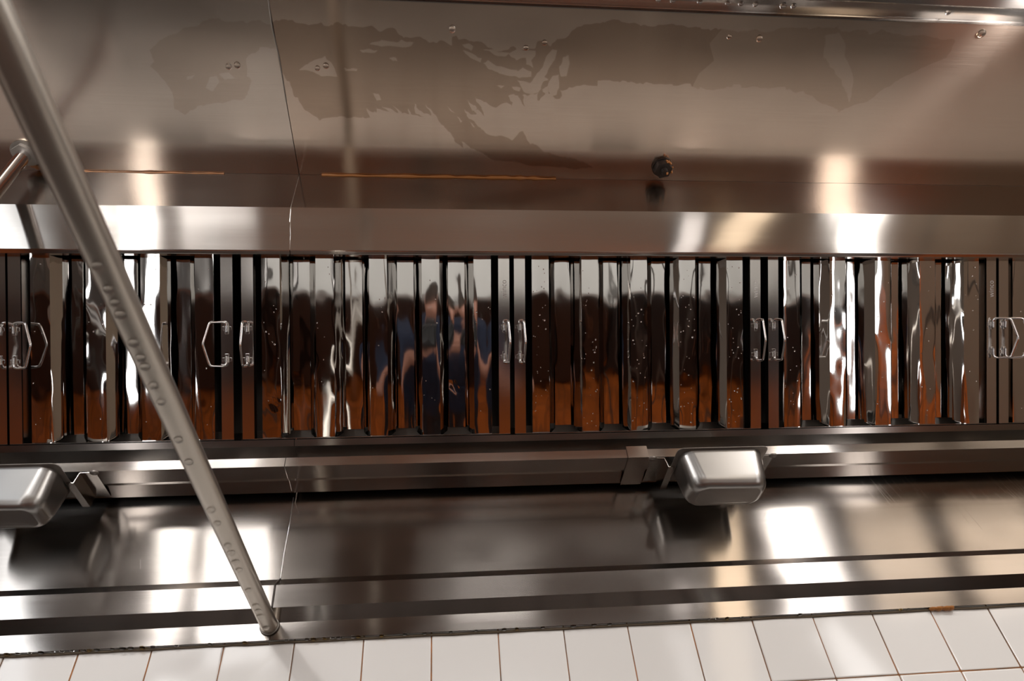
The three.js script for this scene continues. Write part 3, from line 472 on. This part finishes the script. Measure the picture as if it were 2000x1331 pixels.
for (const [x0, x1, top, label] of [[-0.92, 0.98, 'white', 'white-topped work counter behind the photographer, its dark brown base added for shade'], [-2.60, -0.96, 'satin', 'steel-topped work counter on the left, its dark brown base added for shade']]) {
  const h = (x1 - x0) / 2, t = thing('work_counter', label, 'counter', [(x0 + x1) / 2, 0, 2.50]);
  obj('countertop', rbox(-h, h, 0.840, 0.880, -0.37, 0.37, 0.008), M[top], t);
  obj('shade_cabinet', box(-h + 0.02, h - 0.02, 0.09, 0.838, -0.315, 0.34), M.brown, t);  // brown block and doors added for the shade under an open table
  obj('toe_board', box(-h + 0.04, h - 0.04, 0, 0.09, -0.26, 0.30), M.black, t);
  for (let k = 0; k < 3; k++) { const a = -h + 0.03 + k * (2 * h - 0.06) / 3, b = a + (2 * h - 0.06) / 3 - 0.006, d = obj('door', rbox(a, b, 0.11, 0.825, -0.337, -0.316, 0.004), M.brown, t); obj('door_handle', rbox(b - 0.06, b - 0.045, 0.58, 0.74, -0.36, -0.337, 0.003), M.satin, d); }
}
{
  const t = thing('undercounter_fridge', 'black counter-height refrigerator with a white top beside the work table', 'refrigerator', [1.70, 0, 2.50]);
  obj('body', rbox(-0.66, 0.66, 0.08, 0.835, -0.33, 0.27, 0.006), M.black, t);
  obj('worktop', rbox(-0.69, 0.69, 0.838, 0.878, -0.37, 0.37, 0.008), M.white, t);
  for (const s of [-1, 1]) { const d = obj('door', rbox(s > 0 ? 0.006 : -0.65, s > 0 ? 0.65 : -0.006, 0.12, 0.82, -0.365, -0.33, 0.005), M.black, t); obj('door_handle', rbox(s * 0.06 - 0.012, s * 0.06 + 0.012, 0.38, 0.62, -0.385, -0.365, 0.004), M.satin, d); }
  for (const x of [-0.60, 0.60]) for (const z of [-0.27, 0.21]) { const l = cyl(0.02, 0.024, 0.08, 14); l.translate(x, 0.04, z); obj('foot', l, M.black, t); }
}
// ---------------------------------------------------------------- unseen strip lamps, added and shaped to mirror as tall bright columns
function addedStripLamp(x, z, y0, y1, W, col, L, aim, label, lean) {
  const t = thing('added_strip_lamp', label, 'added lamp', [x, 0, z], 'added strip lamps'); t.rotation.y = Math.atan2(aim[0] - x, aim[1] - z);
  const H = y1 - y0, cy = (y0 + y1) / 2, h = H / 2 / Math.cos(lean);
  const head = new THREE.Group(); head.name = 'lamp_head'; head.position.set(0, cy, 0); head.rotation.z = -lean; t.add(head);
  obj('housing', [rbox(-W / 2 - 0.012, W / 2 + 0.012, -h - 0.012, h + 0.012, -0.09, -0.03, 0.006), box(-W / 2 - 0.012, -W / 2, -h - 0.012, h + 0.012, -0.04, 0.008), box(W / 2, W / 2 + 0.012, -h - 0.012, h + 0.012, -0.04, 0.008), box(-W / 2, W / 2, -h - 0.012, -h, -0.04, 0.008), box(-W / 2, W / 2, h, h + 0.012, -0.04, 0.008)], M.black, head);
  obj('diffuser', box(-W / 2, W / 2, -h, h, -0.028, 0), diffuser(col, L * 0.12), head);
  const a = new THREE.RectAreaLight(new THREE.Color().setRGB(...col), L, W, 2 * h); a.position.set(0, 0, 0.003); a.rotation.y = Math.PI; head.add(a);
  const p = cyl(0.014, 0.014, cy + 0.04 - 0.16, 16); p.translate(0, 0.16 + (cy - 0.12) / 2, -0.110); obj('pole', p, M.oldMetal, t);
  obj('bracket', rbox(-0.04, 0.04, cy - 0.03, cy + 0.03, -0.125, -0.088, 0.004), M.oldMetal, t);
  const foot = new THREE.LatheGeometry([[0, 0], [0.080, 0], [0.082, 0.006], [0.070, 0.014], [0.020, 0.024], [0.016, 0.17], [0, 0.17]].map((q) => new THREE.Vector2(...q)), 28); foot.translate(0, 0, -0.110); obj('base', foot, M.oldMetal, t);
}
for (const l of STRIPS) addedStripLamp(l.x, l.z, l.y[0], l.y[1], l.W, l.col, l.L, l.aim, l.label, l.lean);

// ---------------------------------------------------------------- the photographer, seen only as a reflection in the filters
function meshField(fn, lo, hi, res) {
  const mc = new MarchingCubes(res, M.black, false, false, 200000); mc.isolation = 0;
  const half = res / 2, c = lo.map((v, i) => (v + hi[i]) / 2), e = lo.map((v, i) => (hi[i] - v) / 2);
  for (let k = 0; k < res; k++) for (let j = 0; j < res; j++) for (let i = 0; i < res; i++)
    mc.field[i + j * res + k * res * res] = -fn((i - half) / half * e[0] + c[0], (j - half) / half * e[1] + c[1], (k - half) / half * e[2] + c[2]);
  mc.update();
  const P = new Float32Array(mc.count * 3); for (let i = 0; i < mc.count; i++) for (let a = 0; a < 3; a++) P[i * 3 + a] = mc.positionArray[i * 3 + a] * e[a] + c[a];
  let g = new THREE.BufferGeometry(); g.setAttribute('position', new THREE.BufferAttribute(P, 3)); g = mergeVertices(g, 1e-5); g.computeVertexNormals();
  g.setAttribute('uv', new THREE.Float32BufferAttribute(new Float32Array(g.attributes.position.count * 2), 2)); return g;
}
const seg = (p, a, b) => {                                          // distance to a tapered capsule a, b = [x, y, z, r]
  const dx = b[0] - a[0], dy = b[1] - a[1], dz = b[2] - a[2], px = p[0] - a[0], py = p[1] - a[1], pz = p[2] - a[2];
  const t = Math.max(0, Math.min(1, (px * dx + py * dy + pz * dz) / (dx * dx + dy * dy + dz * dz || 1)));
  return Math.hypot(px - dx * t, py - dy * t, pz - dz * t) - lerp(a[3], b[3], t);
};
const smin = (a, b, k) => { const h = Math.max(k - Math.abs(a - b), 0) / k; return Math.min(a, b) - h * h * k * 0.25; };
const field = (bones, k) => (x, y, z) => { const p = [x, y, z]; let d = 9; for (const [a, b] of bones) d = smin(d, seg(p, a, b), k); return d; };
{
  // he stands facing the hood, head tipped back behind the camera; local z points to the wall
  const t = thing('person', 'photographer in a navy shirt with a raised camera, mirrored in the filters', 'person', [0.02, 0, 1.42]); t.rotation.y = Math.PI;
  const skin = new THREE.MeshPhysicalMaterial({ color: new THREE.Color().setRGB(0.56, 0.27, 0.19), roughness: 0.5 });
  const navy = new THREE.MeshStandardMaterial({ color: new THREE.Color().setRGB(0.022, 0.030, 0.060), roughness: 0.85 }), denim = new THREE.MeshStandardMaterial({ color: new THREE.Color().setRGB(0.035, 0.035, 0.042), roughness: 0.9 });
  const hair = new THREE.MeshStandardMaterial({ color: new THREE.Color().setRGB(0.05, 0.032, 0.022), roughness: 0.7 });
  const S = [0.185, 1.275, 0.0], E = [0.265, 1.085, 0.13], Wr = [0.105, 1.345, 0.175];
  const arms = [], mir = (p, s) => [p[0] * s, p[1], p[2], ...p.slice(3)];
  for (const s of [-1, 1]) arms.push([mir([...S, 0.052], s), mir([...E, 0.040], s)], [mir([...E, 0.040], s), mir([...Wr, 0.026], s)]);
  const legs = []; for (const s of [-1, 1]) legs.push([[s * 0.095, 0.84, -0.03, 0.085], [s * 0.105, 0.46, 0.0, 0.056]], [[s * 0.105, 0.46, 0.0, 0.056], [s * 0.110, 0.09, -0.04, 0.038]]);
  const torso = [[[-0.10, 0.88, -0.03, 0.105], [0.10, 0.88, -0.03, 0.105]], [[0, 0.90, -0.03, 0.12], [0, 1.20, -0.02, 0.125]], [[-0.12, 1.22, -0.02, 0.085], [0.12, 1.22, -0.02, 0.085]], [[-0.15, 1.285, -0.01, 0.055], [0.15, 1.285, -0.01, 0.055]]];
  const neck = [[[0, 1.28, -0.01, 0.058], [0, 1.40, 0.02, 0.052]]];
  // skull tipped back, face up and forward
  const head = [[[0, 1.485, 0.015, 0.078], [0, 1.495, 0.055, 0.074]], [[0, 1.455, 0.05, 0.060], [0, 1.445, 0.095, 0.040]], [[0, 1.515, 0.115, 0.012], [0, 1.500, 0.140, 0.014]], [[-0.076, 1.475, 0.035, 0.012], [-0.080, 1.500, 0.030, 0.012]], [[0.076, 1.475, 0.035, 0.012], [0.080, 1.500, 0.030, 0.012]]];
  const feet = []; for (const s of [-1, 1]) feet.push([[s * 0.115, 0.045, -0.05, 0.040], [s * 0.135, 0.035, 0.13, 0.034]]);
  const body = meshField(field([...torso, ...neck, ...head, ...arms, ...legs, ...feet], 0.035), [-0.36, -0.02, -0.22], [0.36, 1.64, 0.30], 110);
  // hands closed on the camera, each with a palm, four fingers and a thumb
  const hands = [];
  for (const s of [-1, 1]) {
    const B = []; const palm = [[s * 0.100, 1.355, 0.180, 0.022], [s * 0.082, 1.410, 0.200, 0.026]]; B.push(palm);
    for (let i = 0; i < 4; i++) { const y = 1.395 + i * 0.017, l = [0.9, 1.05, 1.0, 0.8][i]; B.push([[s * 0.080, y, 0.205, 0.0095], [s * (0.080 - 0.012 * l), y + 0.006, 0.205 + 0.038 * l, 0.0088]], [[s * (0.080 - 0.012 * l), y + 0.006, 0.205 + 0.038 * l, 0.0088], [s * (0.080 - 0.040 * l), y + 0.008, 0.205 + 0.040 * l, 0.0080]]); }
    B.push([[s * 0.090, 1.380, 0.190, 0.012], [s * 0.062, 1.395, 0.165, 0.0105]], [[s * 0.062, 1.395, 0.165, 0.0105], [s * 0.040, 1.412, 0.160, 0.0090]]);
    hands.push(meshField(field(B, 0.008), [Math.min(s * 0.14, s * 0.01), 1.31, 0.12], [Math.max(s * 0.14, s * 0.01), 1.48, 0.28], 54));
  }
  const b = obj('body', [body, ...hands], skin, t);
  for (const s of [-1, 1]) { const e = new THREE.SphereGeometry(0.012, 12, 8); e.translate(s * 0.032, 1.528, 0.098); obj('eye', e, M.white, b); }
  const mouth = new THREE.SphereGeometry(0.012, 12, 8); mouth.scale(2, 0.5, 0.6); mouth.translate(0, 1.466, 0.128); obj('mouth', mouth, new THREE.MeshStandardMaterial({ color: new THREE.Color().setRGB(0.35, 0.10, 0.08), roughness: 0.5 }), b);
  const upper = []; for (const s of [-1, 1]) upper.push([mir([...S, 0.066], s), mir([lerp(S[0], E[0], 0.8), lerp(S[1], E[1], 0.8), lerp(S[2], E[2], 0.8), 0.056], s)]);
  const grow = (L, r) => L.map(([p, q]) => [[...p.slice(0, 3), p[3] + r], [...q.slice(0, 3), q[3] + r]]);
  const shirtField = field([...grow(torso, 0.012), ...upper], 0.035);
  obj('shirt', meshField((x, y, z) => Math.max(shirtField(x, y, z), 0.83 - y, y - 1.345), [-0.36, 0.80, -0.22], [0.36, 1.40, 0.26], 84), navy, t);
  const trouserField = field([...grow(legs, 0.014), [[-0.09, 0.86, -0.03, 0.118], [0.09, 0.86, -0.03, 0.118]]], 0.03);
  obj('trousers', meshField((x, y, z) => Math.max(trouserField(x, y, z), y - 0.90, 0.075 - y), [-0.28, 0.05, -0.20], [0.28, 0.94, 0.16], 76), denim, t);
  obj('shoes', [0, 1].map((i) => meshField(field(grow([feet[i]], 0.008), 0.01), [i ? 0.05 : -0.21, -0.01, -0.12], [i ? 0.21 : -0.05, 0.11, 0.20], 40)), M.black, t);
  const hairField = field([[[0, 1.497, 0.000, 0.084], [0, 1.515, 0.035, 0.080]]], 0.02);
  obj('hair', meshField((x, y, z) => Math.max(hairField(x, y, z), (z - 0.062) * 0.75 - (y - 1.52) * 0.66), [-0.12, 1.39, -0.12], [0.12, 1.62, 0.14], 48), hair, t);
  // his camera, just behind the viewpoint and pointing the same way
  const c = thing('camera', 'black camera held up by the photographer', 'camera', [0, LENS_Y, WALL_W]); c.rotation.copy(camera.rotation);
  obj('body', rbox(-0.066, 0.066, -0.048, 0.038, 0.085, 0.125, 0.012, 3), M.black, c);
  const hump = rbox(-0.026, 0.026, 0.034, 0.062, 0.088, 0.128, 0.010, 3); obj('viewfinder', hump, M.black, c);
  const lens = new THREE.LatheGeometry([[0.0, 0.016], [0.024, 0.016], [0.024, 0.011], [0.034, 0.011], [0.036, 0.014], [0.036, 0.050], [0.033, 0.054], [0.033, 0.090], [0, 0.090]].map((p) => new THREE.Vector2(p[0], p[1])), 36); lens.rotateX(Math.PI / 2); obj('lens', lens, M.black, c);
  obj('grip', rbox(0.046, 0.072, -0.046, 0.030, 0.068, 0.110, 0.010, 3), M.black, c);
}

renderer.render(scene, camera);
